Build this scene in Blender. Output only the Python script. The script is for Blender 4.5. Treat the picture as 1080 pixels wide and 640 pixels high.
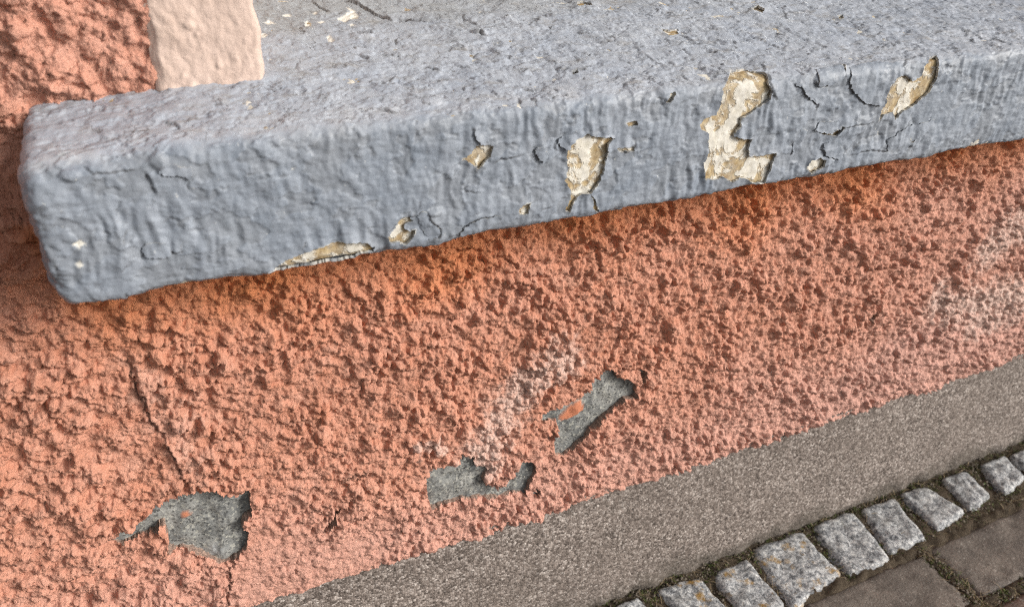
import bpy, math, random
import numpy as np
from mathutils import Vector, Matrix

for o in list(bpy.data.objects): bpy.data.objects.remove(o)
sc = bpy.context.scene
COL = sc.collection
R = math.radians

# ------------------------------------------------------------------ camera
# world: X along the wall, Y into the wall (roughcast face about Y = 0), Z up, ground Z = 0, metres
FPX = 811.0
AX = np.array([2060., -440., FPX]); AX /= np.linalg.norm(AX)
AY = np.array([-427., (2060. * 427. - FPX * FPX) / -440., FPX]); AY /= np.linalg.norm(AY)
AZ = np.cross(AX, AY)
ROT = np.array([AX, AY, AZ])                 # rows: world axes seen from the camera (right, down, forward)
CAM = np.array([0.0, -0.634, 1.0])
cd = bpy.data.cameras.new('camera'); cam = bpy.data.objects.new('camera', cd); COL.objects.link(cam)
M = Matrix(((ROT[0][0], -ROT[0][1], -ROT[0][2], CAM[0]),
            (ROT[1][0], -ROT[1][1], -ROT[1][2], CAM[1]),
            (ROT[2][0], -ROT[2][1], -ROT[2][2], CAM[2]), (0, 0, 0, 1)))
cam.matrix_world = M
cd.sensor_width = 36.0; cd.lens = FPX / 1080 * 36.0
cd.clip_start = 0.01; cd.clip_end = 500.0
cd.dof.use_dof = True; cd.dof.focus_distance = 0.80; cd.dof.aperture_fstop = 7.5
sc.camera = cam
sc.cycles.use_denoising = False; sc.cycles.filter_width = 1.15; sc.cycles.use_adaptive_sampling = False
sc.render.resolution_x = 1024; sc.render.resolution_y = 606

# ------------------------------------------------------------------ light
SUN = Vector((0.71, -0.59, 0.43)).normalized()
EL = math.asin(SUN.z); AZI = math.atan2(SUN.x, SUN.y)
w = bpy.data.worlds.new('World'); sc.world = w; w.use_nodes = True
nt = w.node_tree; bg = nt.nodes['Background']
sky = nt.nodes.new('ShaderNodeTexSky'); sky.sky_type = 'NISHITA'; sky.sun_disc = False
sky.sun_elevation = EL; sky.sun_rotation = AZI; sky.dust_density = 3.0; sky.air_density = 1.0
hsv = nt.nodes.new('ShaderNodeHueSaturation'); hsv.inputs['Saturation'].default_value = 0.25
nt.links.new(sky.outputs[0], hsv.inputs['Color']); nt.links.new(hsv.outputs[0], bg.inputs['Color'])
bg.inputs['Strength'].default_value = 0.09
sl = bpy.data.lights.new('sun', 'SUN'); sl.energy = 2.0; sl.angle = R(19); sl.color = (1.0, 0.96, 0.90)
so = bpy.data.objects.new('sun', sl); COL.objects.link(so)
so.rotation_euler = (-SUN).to_track_quat('-Z', 'Y').to_euler(); so.location = (1.5, -2, 3)
vs = sc.view_settings
sc.display_settings.display_device = 'sRGB'; vs.view_transform = 'Standard'; vs.look = 'None'
vs.gamma = 1.0; vs.use_curve_mapping = False
vs.exposure = 0.68

# ------------------------------------------------------------------ numeric helpers
def ray(px, py): return ROT @ np.array([px - 540., py - 320., FPX])
def hit(px, py, ax, val):
    d = ray(px, py); return CAM + (val - CAM[ax]) / d[ax] * d
def on_wall(px, py):
    p = hit(px, py, 1, 0.0); return (p[0], p[2])

def _h(ix, iy, seed):
    a = (ix.astype(np.int64) * 374761393 + iy.astype(np.int64) * 668265263 + seed * 2147483647 // 7) & 0xffffffff
    a = ((a ^ (a >> 13)) * 1274126177) & 0xffffffff
    a = ((a ^ (a >> 16)) * 2246822519) & 0xffffffff
    return (a ^ (a >> 15)) / 4294967296.0
def gnoise(x, y, seed=0):
    x0 = np.floor(x); y0 = np.floor(y); fx = x - x0; fy = y - y0
    ux = fx * fx * fx * (fx * (fx * 6 - 15) + 10); uy = fy * fy * fy * (fy * (fy * 6 - 15) + 10)
    def g(ix, iy, dx, dy):
        a = _h(ix, iy, seed) * 6.283185; return np.cos(a) * dx + np.sin(a) * dy
    n00 = g(x0, y0, fx, fy); n10 = g(x0 + 1, y0, fx - 1, fy)
    n01 = g(x0, y0 + 1, fx, fy - 1); n11 = g(x0 + 1, y0 + 1, fx - 1, fy - 1)
    a = n00 + ux * (n10 - n00); b = n01 + ux * (n11 - n01)
    return (a + uy * (b - a)) * 1.5
def fbm(x, y, seed=0, octv=4, lac=2.03, gain=0.5):
    r = 0; a = 1.0
    for k in range(octv):
        r = r + a * gnoise(x, y, seed + k * 17); x = x * lac + 3.1; y = y * lac + 1.7; a *= gain
    return r
def grains(x, y, cell, rmin, rmax, prob, seed):
    """height of a scatter of rounded grains (in units of radius), max over neighbours"""
    gx = np.floor(x / cell); gy = np.floor(y / cell); best = np.zeros_like(x)
    for i in (-1, 0, 1):
        for j in (-1, 0, 1):
            cx = gx + i; cy = gy + j
            px = (cx + _h(cx, cy, seed)) * cell; py = (cy + _h(cx, cy, seed + 1)) * cell
            r = rmin + (rmax - rmin) * _h(cx, cy, seed + 2)
            d2 = ((x - px) ** 2 + (y - py) ** 2) / (r * r)
            v = np.where(_h(cx, cy, seed + 3) < prob, r * np.sqrt(np.clip(1 - d2, 0, 1)), 0)
            best = np.maximum(best, v)
    return best
def sstep(a, b, x):
    t = np.clip((x - a) / (b - a), 0, 1); return t * t * (3 - 2 * t)

def poly_sdf(x, y, poly):
    P = np.asarray(poly, float); Q = np.roll(P, -1, 0)
    d = np.full(x.shape, 1e9); ins = np.zeros(x.shape, bool)
    for (ax, ay), (bx, by) in zip(P, Q):
        ex, ey = bx - ax, by - ay; L = ex * ex + ey * ey + 1e-18
        t = np.clip(((x - ax) * ex + (y - ay) * ey) / L, 0, 1)
        d = np.minimum(d, (x - ax - t * ex) ** 2 + (y - ay - t * ey) ** 2)
        c = (ay > y) != (by > y)
        ins ^= c & (x < ex * (y - ay) / (ey if abs(ey) > 1e-12 else 1e-12) + ax)
    d = np.sqrt(d); return np.where(ins, -d, d)
def line_dist(x, y, pts):
    """distance, side (+1 left / -1 right) and 0..1 position along a polyline"""
    P = np.asarray(pts, float); n = len(P) - 1
    d = np.full(x.shape, 1e9); s = np.ones(x.shape); u = np.zeros(x.shape)
    for k in range(n):
        (ax, ay), (bx, by) = P[k], P[k + 1]
        ex, ey = bx - ax, by - ay; L = ex * ex + ey * ey + 1e-18
        t = np.clip(((x - ax) * ex + (y - ay) * ey) / L, 0, 1)
        dd = (x - ax - t * ex) ** 2 + (y - ay - t * ey) ** 2
        m = dd < d
        d = np.where(m, dd, d); s = np.where(m, np.sign(ex * (y - ay) - ey * (x - ax)), s); u = np.where(m, (k + t) / n, u)
    return np.sqrt(d), s, u
def local(X, Y, pts, margin):
    P = np.asarray(pts, float)
    return np.nonzero((X > P[:, 0].min() - margin) & (X < P[:, 0].max() + margin) &
                      (Y > P[:, 1].min() - margin) & (Y < P[:, 1].max() + margin))
def zoomed(ox, oy, s, pts): return [(ox + a / s, oy + b / s) for a, b in pts]
def axis(parts):
    """parts: (start, end, step_at_start, step_at_end) -> increasing coordinates"""
    out = []
    for a, b, s0, s1 in parts:
        v = a
        while v < b - 0.4 * s1:
            out.append(v); v += s0 + (s1 - s0) * (v - a) / (b - a)
    out.append(parts[-1][1]); return np.array(out)

def mesh_np(name, V, quads=None, tris=None, mat=None, parent=None, attrs=None, smooth=True):
    me = bpy.data.meshes.new(name)
    nq = 0 if quads is None else len(quads); ntr = 0 if tris is None else len(tris)
    me.vertices.add(len(V)); me.vertices.foreach_set('co', np.ascontiguousarray(V, np.float32).ravel())
    li = np.concatenate([a for a in ((quads.ravel() if nq else None), (tris.ravel() if ntr else None)) if a is not None])
    me.loops.add(len(li)); me.loops.foreach_set('vertex_index', li.astype(np.int32))
    me.polygons.add(nq + ntr)
    ls = np.concatenate([np.arange(nq) * 4, nq * 4 + np.arange(ntr) * 3]).astype(np.int32)
    me.polygons.foreach_set('loop_start', ls)
    me.polygons.foreach_set('use_smooth', np.full(nq + ntr, smooth))
    me.update(calc_edges=True); me.validate()
    for k, a in (attrs or {}).items():
        at = me.attributes.new(k, 'FLOAT', 'POINT'); at.data.foreach_set('value', np.ascontiguousarray(a, np.float32))
    o = bpy.data.objects.new(name, me); COL.objects.link(o)
    if mat: me.materials.append(mat)
    if parent: o.parent = parent
    return o
def grid_obj(name, P, keep, Pin, mat, parent, attrs, flip=False):
    """P (r,c,3) grid; keep (r-1,c-1) faces; Pin: where a cut edge's rim goes to (or None)"""
    r, c = P.shape[:2]; idx = np.arange(r * c).reshape(r, c)
    q = np.stack([idx[:-1, :-1], idx[:-1, 1:], idx[1:, 1:], idx[1:, :-1]], -1)[keep]
    if flip: q = q[:, ::-1]
    used = np.zeros(r * c, bool); used[q.ravel()] = True
    remap = -np.ones(r * c, np.int64); remap[used] = np.arange(used.sum())
    V = P.reshape(-1, 3)[used]; qq = remap[q]
    A = {k: a.reshape(-1)[used] for k, a in attrs.items()}
    if Pin is not None:
        e = np.concatenate([q[:, [0, 1]], q[:, [1, 2]], q[:, [2, 3]], q[:, [3, 0]]])
        key = np.sort(e, 1); key = key[:, 0] * (r * c) + key[:, 1]
        _, inv, cnt = np.unique(key, return_inverse=True, return_counts=True)
        b = e[cnt[inv] == 1]
        bv = np.unique(b); m2 = -np.ones(r * c, np.int64); n0 = len(V); m2[bv] = np.arange(len(bv))
        top = P.reshape(-1, 3)[bv]; bot = Pin.reshape(-1, 3)[bv]
        V = np.concatenate([V, top, bot])
        k = len(bv)
        rim = np.stack([n0 + m2[b[:, 1]], n0 + m2[b[:, 0]], n0 + k + m2[b[:, 0]], n0 + k + m2[b[:, 1]]], -1)
        qq = np.concatenate([qq, rim])
        A = {kk: np.concatenate([a, attrs[kk].reshape(-1)[bv], attrs[kk].reshape(-1)[bv]]) for kk, a in A.items()}
        A['cut'] = np.concatenate([np.zeros(n0), np.full(k, 0.75), np.ones(k)])
    return mesh_np(name, V, qq, None, mat, parent, A)
def snap(A, B, S, step):
    """pull grid nodes that lie within half a step of the zero line of S onto it"""
    gy, gx = np.gradient(S)
    a1 = np.gradient(A, axis=1); b0 = np.gradient(B, axis=0)
    dx = gx / np.maximum(np.abs(a1), 1e-9) * np.sign(a1); dy = gy / np.maximum(np.abs(b0), 1e-9) * np.sign(b0)
    n = np.sqrt(dx * dx + dy * dy) + 1e-9
    m = np.abs(S) < 0.55 * step
    A2 = np.where(m, A - S * dx / n, A); B2 = np.where(m, B - S * dy / n, B); S2 = np.where(m, 0, S)
    return A2, B2, S2
def facemean(S): return 0.25 * (S[:-1, :-1] + S[1:, :-1] + S[:-1, 1:] + S[1:, 1:])

# ------------------------------------------------------------------ materials
class Mt:
    def __init__(s, name, rough=0.85, spec=0.35):
        s.m = bpy.data.materials.new(name); s.m.use_nodes = True; s.t = s.m.node_tree
        s.b = s.t.nodes['Principled BSDF']; s.b.inputs['Roughness'].default_value = rough
        s.b.inputs['Specular IOR Level'].default_value = spec
        s.co = s.n('ShaderNodeTexCoord').outputs['Object']
    def n(s, t, **k):
        x = s.t.nodes.new(t)
        for a, v in k.items(): setattr(x, a, v)
        return x
    def l(s, a, b): s.t.links.new(a, b)
    def put(s, sock, v):
        if isinstance(v, bpy.types.NodeSocket): s.l(v, sock)
        else: sock.default_value = v
    def noise(s, scale, detail=4, rough=0.55, vec=None, dist=0.0):
        x = s.n('ShaderNodeTexNoise'); x.inputs['Scale'].default_value = scale; x.inputs['Detail'].default_value = detail
        x.inputs['Roughness'].default_value = rough; x.inputs['Distortion'].default_value = dist
        s.l(vec or s.co, x.inputs['Vector']); return x.outputs['Fac']
    def voro(s, scale, feature='F1', vec=None, out='Distance', rnd=1.0):
        x = s.n('ShaderNodeTexVoronoi', feature=feature); x.inputs['Scale'].default_value = scale
        x.inputs['Randomness'].default_value = rnd
        s.l(vec or s.co, x.inputs['Vector']); return x.outputs[out]
    def stretch(s, sx, sy, sz):
        x = s.n('ShaderNodeMapping'); x.inputs['Scale'].default_value = (sx, sy, sz); s.l(s.co, x.inputs['Vector']); return x.outputs[0]
    def ramp(s, fac, stops):
        x = s.n('ShaderNodeValToRGB'); s.l(fac, x.inputs[0]); e = x.color_ramp.elements
        while len(e) < len(stops): e.new(0.5)
        for k, (p, c) in enumerate(stops):
            e[k].position = p; e[k].color = (c, c, c, 1) if not hasattr(c, '__len__') else (*c, 1)
        return x.outputs[0]
    def mix(s, fac, a, b, mode='MIX'):
        x = s.n('ShaderNodeMix', data_type='RGBA', blend_type=mode); s.put(x.inputs[0], fac)
        s.put(x.inputs[6], a if isinstance(a, bpy.types.NodeSocket) else (*a, 1)); s.put(x.inputs[7], b if isinstance(b, bpy.types.NodeSocket) else (*b, 1))
        return x.outputs[2]
    def math(s, op, a, b=0.0, clamp=False):
        x = s.n('ShaderNodeMath', operation=op, use_clamp=clamp); s.put(x.inputs[0], a); s.put(x.inputs[1], b); return x.outputs[0]
    def attr(s, k): return s.n('ShaderNodeAttribute', attribute_name=k).outputs['Fac']
    def bump(s, h, dist, strength=1.0, prev=None):
        x = s.n('ShaderNodeBump'); x.inputs['Distance'].default_value = dist; x.inputs['Strength'].default_value = strength
        s.l(h, x.inputs['Height'])
        if prev: s.l(prev, x.inputs['Normal'])
        return x.outputs[0]
    def done(s, col, nrm=None, rough=None):
        s.put(s.b.inputs['Base Color'], col if isinstance(col, bpy.types.NodeSocket) else (*col, 1))
        if nrm: s.l(nrm, s.b.inputs['Normal'])
        if rough is not None: s.put(s.b.inputs['Roughness'], rough)
        return s.m

def m_roughcast():
    t = Mt('salmon_roughcast', 0.9, 0.2)
    a = t.noise(9, 5, 0.6); b = t.noise(55, 4, 0.6); c = t.noise(420, 3, 0.6)
    col = t.mix(t.ramp(a, [(0.3, 0), (0.7, 1)]), (0.52, 0.222, 0.138), (0.60, 0.285, 0.195))
    col = t.mix(t.ramp(b, [(0.35, 0), (0.7, 0.8)]), col, (0.63, 0.335, 0.245))
    fade = t.attr('fade')
    col = t.mix(t.math('MULTIPLY', fade, 0.75), col, (0.61, 0.365, 0.305))
    orange_and_shade = t.attr('kept_and_shade')
    col = t.mix(t.math('MULTIPLY', orange_and_shade, 0.95), col, (0.66, 0.225, 0.075))  # orange below the sill: rain-sheltered colour, plus shade and bounced light painted in
    lime = t.math('MULTIPLY', t.attr('lime'), t.ramp(t.noise(130, 4, 0.65), [(0.34, 0.5), (0.60, 1)]))
    col = t.mix(lime, col, (0.66, 0.485, 0.415))
    grime = t.ramp(t.noise(17, 7, 0.7), [(0.52, 0), (0.74, 0.40)])
    col = t.mix(grime, col, (0.33, 0.165, 0.115))
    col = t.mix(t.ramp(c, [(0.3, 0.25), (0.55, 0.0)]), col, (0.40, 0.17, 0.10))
    col = t.mix(t.attr('cut'), col, t.mix(t.ramp(t.noise(220, 4, 0.6), [(0.4, 0), (0.6, 1)]), (0.20, 0.165, 0.14), (0.40, 0.29, 0.23)))
    col = t.mix(t.attr('crack'), col, (0.055, 0.035, 0.028))
    n1 = t.bump(t.noise(360, 4, 0.65), 0.0026, 1.0)
    return t.done(col, n1)
def m_mortar():
    t = Mt('grey_mortar', 0.92, 0.25)
    a = t.noise(48, 7, 0.7); v = t.voro(420, out='Color'); k = t.n('ShaderNodeSeparateColor'); t.l(v, k.inputs[0])
    col = t.mix(t.ramp(a, [(0.3, 0), (0.7, 1)]), (0.090, 0.097, 0.100), (0.36, 0.355, 0.33))
    col = t.mix(t.ramp(k.outputs[0], [(0.80, 0), (0.86, 0.7)]), col, (0.42, 0.41, 0.36))
    col = t.mix(t.ramp(k.outputs[1], [(0.80, 0), (0.86, 0.7)]), col, (0.05, 0.05, 0.05))
    col = t.mix(t.attr('pale'), col, (0.42, 0.43, 0.43))
    col = t.mix(t.attr('paint_rest'), col, (0.52, 0.20, 0.11))
    n1 = t.bump(t.noise(300, 5, 0.7), 0.0012, 1.0)
    return t.done(col, n1)
def m_sillpaint():
    t = Mt('blue_grey_peeling_paint', 0.55, 0.4)
    top = t.attr('top')
    a = t.noise(14, 5, 0.6); b = t.noise(70, 5, 0.6)
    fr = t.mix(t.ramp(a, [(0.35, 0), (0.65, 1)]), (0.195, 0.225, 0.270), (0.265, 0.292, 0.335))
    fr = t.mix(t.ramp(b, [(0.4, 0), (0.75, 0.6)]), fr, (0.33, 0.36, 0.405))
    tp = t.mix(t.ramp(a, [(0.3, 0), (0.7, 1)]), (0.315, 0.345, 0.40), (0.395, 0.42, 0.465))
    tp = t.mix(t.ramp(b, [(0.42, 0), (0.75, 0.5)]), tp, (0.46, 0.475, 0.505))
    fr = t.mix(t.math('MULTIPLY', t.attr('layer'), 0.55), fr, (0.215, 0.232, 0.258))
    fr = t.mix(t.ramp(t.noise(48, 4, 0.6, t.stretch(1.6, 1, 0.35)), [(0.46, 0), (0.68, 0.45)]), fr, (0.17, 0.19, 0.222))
    col = t.mix(top, fr, tp)  # chalky paler top; light from above painted in, sunlit front darkened
    # chalked, slightly pink rubbed arris
    ch = t.math('MULTIPLY', t.attr('arris'), t.ramp(t.noise(38, 5, 0.65), [(0.44, 0), (0.68, 0.5)]))
    col = t.mix(ch, col, (0.49, 0.49, 0.50))
    # old grey coat further back under the window
    col = t.mix(t.attr('inner'), col, (0.26, 0.265, 0.265))
    # dirt caught on the weathered top: brown film and short dark flecks along the grain
    sv = t.stretch(1.0, 2.2, 1.0)
    d1 = t.ramp(t.noise(34, 6, 0.68, sv), [(0.54, 0), (0.70, 0.6)])
    col = t.mix(t.math('MULTIPLY', d1, top), col, (0.22, 0.195, 0.165))
    d2 = t.ramp(t.noise(210, 4, 0.65, t.stretch(0.55, 1.5, 1.0), 1.2), [(0.645, 0), (0.68, 0.85)])
    d2 = t.math('MULTIPLY', d2, t.ramp(t.noise(22, 3, 0.5), [(0.45, 0), (0.6, 1)]))
    col = t.mix(t.math('MULTIPLY', d2, top), col, (0.085, 0.075, 0.065))
    wv_ = t.n('ShaderNodeVectorMath', operation='ADD'); nz = t.n('ShaderNodeTexNoise'); nz.inputs['Scale'].default_value = 60; nz.inputs['Detail'].default_value = 4
    t.l(t.co, nz.inputs['Vector']); sc_ = t.n('ShaderNodeVectorMath', operation='SCALE'); sc_.inputs[3].default_value = 0.03
    t.l(nz.outputs['Color'], sc_.inputs[0]); t.l(t.co, wv_.inputs[0]); t.l(sc_.outputs[0], wv_.inputs[1])
    hair = t.ramp(t.voro(48, 'DISTANCE_TO_EDGE', wv_.outputs[0]), [(0.0, 0.8), (0.022, 0.0)])
    hair = t.math('MULTIPLY', hair, t.ramp(t.noise(30, 4, 0.6), [(0.50, 0), (0.60, 1)]))
    hair = t.math('MULTIPLY', hair, t.math('ADD', 0.35, t.math('MULTIPLY', top, 0.65)))
    col = t.mix(hair, col, (0.08, 0.07, 0.065))
    sp = t.ramp(t.noise(260, 3, 0.6, t.stretch(1, 1, 0.6)), [(0.70, 0), (0.74, 0.6)])
    col = t.mix(sp, col, (0.62, 0.62, 0.60))
    col = t.mix(t.math('MULTIPLY', t.attr('dirt_shade'), 0.75), col, (0.085, 0.078, 0.072))  # cracks darkened by colour: settled dirt and painted shadow
    col = t.mix(t.attr('chip'), col, (0.70, 0.67, 0.60))
    col = t.mix(t.math('MULTIPLY', t.attr('cut'), 0.8), col, t.mix(t.ramp(t.noise(120, 3, 0.6), [(0.42, 0), (0.58, 1)]), (0.24, 0.245, 0.25), (0.62, 0.58, 0.50)))
    n1 = t.bump(t.noise(190, 3, 0.5), 0.0007, 0.6)
    n3 = t.bump(t.noise(420, 2, 0.5, t.stretch(0.5, 1, 1.3)), 0.0003, 0.6, n1)
    return t.done(col, n3, t.ramp(t.noise(50, 3, 0.5), [(0.3, 0.45), (0.7, 0.68)]))
def m_core():
    t = Mt('chalky_primer_and_stone', 0.9, 0.2)
    a = t.noise(62, 5, 0.6, None, 0.4); b = t.noise(170, 3, 0.5)
    col = t.mix(t.ramp(b, [(0.3, 0), (0.7, 1)]), (0.58, 0.54, 0.455), (0.74, 0.71, 0.645))
    oc = t.ramp(t.math('ADD', a, t.math('MULTIPLY', t.attr('rim'), 0.13)), [(0.50, 0), (0.56, 0.8), (0.66, 1)])
    och = t.mix(t.ramp(b, [(0.35, 0), (0.65, 1)]), (0.27, 0.18, 0.085), (0.50, 0.385, 0.215))
    col = t.mix(oc, col, och)
    col = t.mix(t.ramp(t.noise(38, 5, 0.65), [(0.50, 0), (0.70, 0.5)]), col, (0.42, 0.40, 0.365))
    dk = t.ramp(t.noise(160, 4, 0.6), [(0.66, 0), (0.72, 0.8)])
    col = t.mix(dk, col, (0.12, 0.10, 0.08))
    n0 = t.bump(t.math('SUBTRACT', 1.0, oc), 0.0010, 0.9)
    n1 = t.bump(t.noise(260, 3, 0.55), 0.0006, 0.7, n0)
    return t.done(col, n1)
def m_surround():
    t = Mt('cream_smooth_paint', 0.7, 0.3)
    a = t.noise(40, 5, 0.6)
    col = t.mix(t.ramp(a, [(0.3, 0), (0.7, 1)]), (0.545, 0.41, 0.34), (0.60, 0.46, 0.39))
    col = t.mix(t.ramp(t.noise(60, 5, 0.65), [(0.58, 0), (0.72, 0.35)]), col, (0.36, 0.26, 0.205))
    n1 = t.bump(t.noise(240, 4, 0.6), 0.0009, 0.8)
    return t.done(col, n1)
def m_plinth():
    t = Mt('grey_granular_plinth_render', 0.88, 0.3)
    v = t.voro(330, out='Color'); k = t.n('ShaderNodeSeparateColor'); t.l(v, k.inputs[0])
    col = t.ramp(k.outputs[0], [(0.0, (0.060, 0.047, 0.040)), (0.30, (0.145, 0.118, 0.102)), (0.60, (0.240, 0.198, 0.173)), (0.88, (0.39, 0.335, 0.30)), (1.0, (0.56, 0.50, 0.455))])
    ms = t.ramp(t.noise(7, 5, 0.6), [(0.3, 0.0), (0.75, 0.5)])
    col = t.mix(ms, col, (0.195, 0.160, 0.137))
    col = t.mix(t.ramp(t.noise(11, 6, 0.65, t.stretch(1, 1, 2.2)), [(0.50, 0), (0.70, 0.40)]), col, (0.10, 0.080, 0.067))
    col = t.mix(t.attr('splash'), col, (0.085, 0.072, 0.058))
    d = t.voro(330)
    n1 = t.bump(t.math('SUBTRACT', 1.0, d), 0.0011, 1.0)
    n2 = t.bump(t.noise(900, 3, 0.6), 0.0005, 0.8, n1)
    return t.done(col, n2)
def m_granite(lichen):
    t = Mt('granite_lichen' if lichen else 'granite', 0.8, 0.4)
    ob = t.n('ShaderNodeObjectInfo').outputs['Random']
    vo = t.n('ShaderNodeVectorMath', operation='ADD'); t.l(t.co, vo.inputs[0]); t.l(ob, vo.inputs[1]); v = vo.outputs[0]
    a = t.noise(120, 5, 0.78, v, 0.6); b = t.noise(260, 4, 0.7, v)
    col = t.ramp(a, [(0.35, (0.05, 0.052, 0.058)), (0.44, (0.20, 0.206, 0.216)), (0.51, (0.42, 0.425, 0.43)), (0.61, (0.70, 0.69, 0.665))])
    col = t.mix(t.ramp(b, [(0.35, 0.55), (0.5, 0.0)]), col, (0.06, 0.062, 0.066))
    col = t.mix(t.ramp(t.noise(25, 4, 0.6, v), [(0.45, 0.0), (0.78, 0.4)]), col, (0.24, 0.225, 0.20))
    if lichen:
        li = t.ramp(t.noise(34, 5, 0.65, v), [(0.55, 0), (0.66, 0.9)])
        col = t.mix(li, col, (0.40, 0.23, 0.045))
    n1 = t.bump(t.noise(160, 6, 0.7, v), 0.003, 0.9)
    return t.done(col, n1)
def m_paver(ca, cb):
    t = Mt('brown_clinker_paver', 0.8, 0.35)
    ob = t.n('ShaderNodeObjectInfo').outputs['Random']
    vo = t.n('ShaderNodeVectorMath', operation='ADD'); t.l(t.co, vo.inputs[0]); t.l(ob, vo.inputs[1]); v = vo.outputs[0]
    a = t.noise(14, 6, 0.65, v)
    col = t.mix(t.ramp(a, [(0.3, 0), (0.7, 1)]), ca, cb)
    col = t.mix(t.ramp(t.noise(45, 6, 0.72, v), [(0.46, 0), (0.64, 0.65)]), col, (0.065, 0.053, 0.044))
    col = t.mix(t.ramp(t.noise(200, 3, 0.6, v), [(0.61, 0), (0.67, 0.7)]), col, (0.33, 0.295, 0.26))
    col = t.mix(t.ramp(t.noise(9, 3, 0.5, v), [(0.60, 0), (0.72, 0.6)]), col, (0.16, 0.14, 0.122))
    n1 = t.bump(t.noise(190, 6, 0.7, v), 0.0022, 0.9)
    return t.done(col, n1, t.ramp(a, [(0.3, 0.6), (0.7, 0.9)]))
def m_soil():
    t = Mt('damp_soil', 0.95, 0.15)
    a = t.noise(45, 6, 0.7); b = t.noise(400, 4, 0.7)
    col = t.mix(t.ramp(a, [(0.3, 0), (0.7, 1)]), (0.048, 0.037, 0.026), (0.125, 0.097, 0.068))
    col = t.mix(t.ramp(b, [(0.5, 0), (0.7, 0.7)]), col, (0.16, 0.125, 0.085))
    return t.done(col, t.bump(t.noise(180, 6, 0.75), 0.005, 1.0))
def m_simple(name, ca, cb, scale=60, rough=0.8, bump=0.001):
    t = Mt(name, rough, 0.3)
    col = t.mix(t.ramp(t.noise(scale, 4, 0.6), [(0.3, 0), (0.7, 1)]), ca, cb)
    return t.done(col, t.bump(t.noise(scale * 4, 4, 0.6), bump, 0.7))
MAT = dict(rough=m_roughcast(), mortar=m_mortar(), paint=m_sillpaint(), core=m_core(), surround=m_surround(),
           plinth=m_plinth(), granite=m_granite(False), lichen=m_granite(True),
           paver=m_paver((0.105, 0.088, 0.075), (0.215, 0.180, 0.152)), paver_red=m_paver((0.11, 0.068, 0.052), (0.16, 0.103, 0.080)),
           soil=m_soil(), moss=m_simple('moss', (0.035, 0.05, 0.012), (0.10, 0.115, 0.03), 90),
           leaf=m_simple('leaf', (0.07, 0.13, 0.03), (0.16, 0.24, 0.07), 120, 0.6),
           straw=m_simple('straw', (0.21, 0.15, 0.08), (0.36, 0.28, 0.17), 90),
           crumb=m_simple('crumb', (0.06, 0.046, 0.033), (0.22, 0.185, 0.145), 35),
           frame=m_simple('window_frame_paint', (0.55, 0.54, 0.51), (0.66, 0.65, 0.62), 30, 0.45))
gl = Mt('window_glass', 0.03, 0.5); gl.b.inputs['Transmission Weight'].default_value = 1.0
MAT['glass'] = gl.done((0.9, 0.93, 0.93))

def empty(name, loc=(0, 0, 0)):
    o = bpy.data.objects.new(name, None); COL.objects.link(o); o.location = loc; o.empty_display_size = 0.05; return o
def tag(o, label=None, cat=None, group=None, kind=None):
    for k, v in (('label', label), ('category', cat), ('group', group), ('kind', kind)):
        if v: o[k] = v
    return o

# ------------------------------------------------------------------ sill geometry constants
SX0 = -0.096; SX1 = 1.36          # ends of the sill
SY = -0.095                       # its front face
SH = 0.106                        # its thickness
ZE = 0.818                        # height of its upper front arris
SLOPE = 0.147                     # fall of its top
CA, SA = 1 / math.hypot(1, SLOPE), SLOPE / math.hypot(1, SLOPE)
BX0, BX1 = 0.002, 0.0755          # cream band left of the opening
OX1 = 1.20                        # far jamb of the opening
PZ = 0.232                        # top of the plinth
def on_sill(px, py):
    p = hit(px, py, 1, SY)
    if p[2] <= ZE: return (p[0], ZE - p[2])
    d = ray(px, py)               # plane of the sloping top
    s = (ZE + SLOPE * (CAM[1] - SY) - CAM[2]) / (d[2] - SLOPE * d[1]); q = CAM + s * d
    return (q[0], -(q[1] - SY) / CA)

# ------------------------------------------------------------------ the house wall
wall = empty('house_wall', (0, 0, 0))
tag(wall, 'salmon pink roughcast house wall with grey granular plinth, holes down to grey mortar', 'wall', kind='thing')

HOLES = [
    zoomed(90, 480, 4.0, [(108,380),(150,340),(200,305),(250,265),(310,220),(360,190),(430,160),(480,155),(520,138),(570,150),(610,170),(640,175),(665,155),(695,143),(695,195),(705,240),(670,270),(660,295),(685,330),(685,380),(665,415),(625,440),(575,460),(540,445),(510,430),(450,405),(390,410),(350,395),(345,340),(335,295),(305,300),(300,325),(250,345),(200,370),(150,390)]),
    zoomed(400, 360, 3.2, [(165,470),(190,430),(240,425),(275,410),(285,388),(320,392),(325,420),(375,432),(350,460),(355,480),(395,495),(430,475),(455,440),(490,410),(525,412),(530,440),(510,480),(495,520),(460,512),(420,525),(380,530),(325,528),(280,535),(230,548),(180,565),(165,530)]),
    zoomed(400, 360, 3.2, [(535,268),(600,232),(655,205),(690,178),(720,150),(735,125),(775,92),(797,95),(800,120),(840,130),(866,140),(866,185),(830,195),(790,232),(745,268),(715,298),(690,335),(655,365),(620,388),(598,385),(592,322),(608,300),(600,270),(560,275)]),
    zoomed(400, 360, 3.2, [(872,130),(888,98),(902,100),(895,126),(880,140)]),
    zoomed(400, 360, 3.2, [(522,520),(535,500),(548,505),(540,525)]),
    zoomed(720, 213, 2.99, [(590,385),(605,358),(618,350),(616,368),(600,382)]),
    zoomed(360, 426, 2.99, [(30,245),(55,235),(75,222),(92,212),(85,224),(55,240)]),
    zoomed(0, 426, 2.99, [(1030,398),(1045,360),(1060,335),(1078,330),(1070,355),(1045,385)]),
]
HOLES = [[on_wall(*p) for p in q] for q in HOLES]
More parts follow.
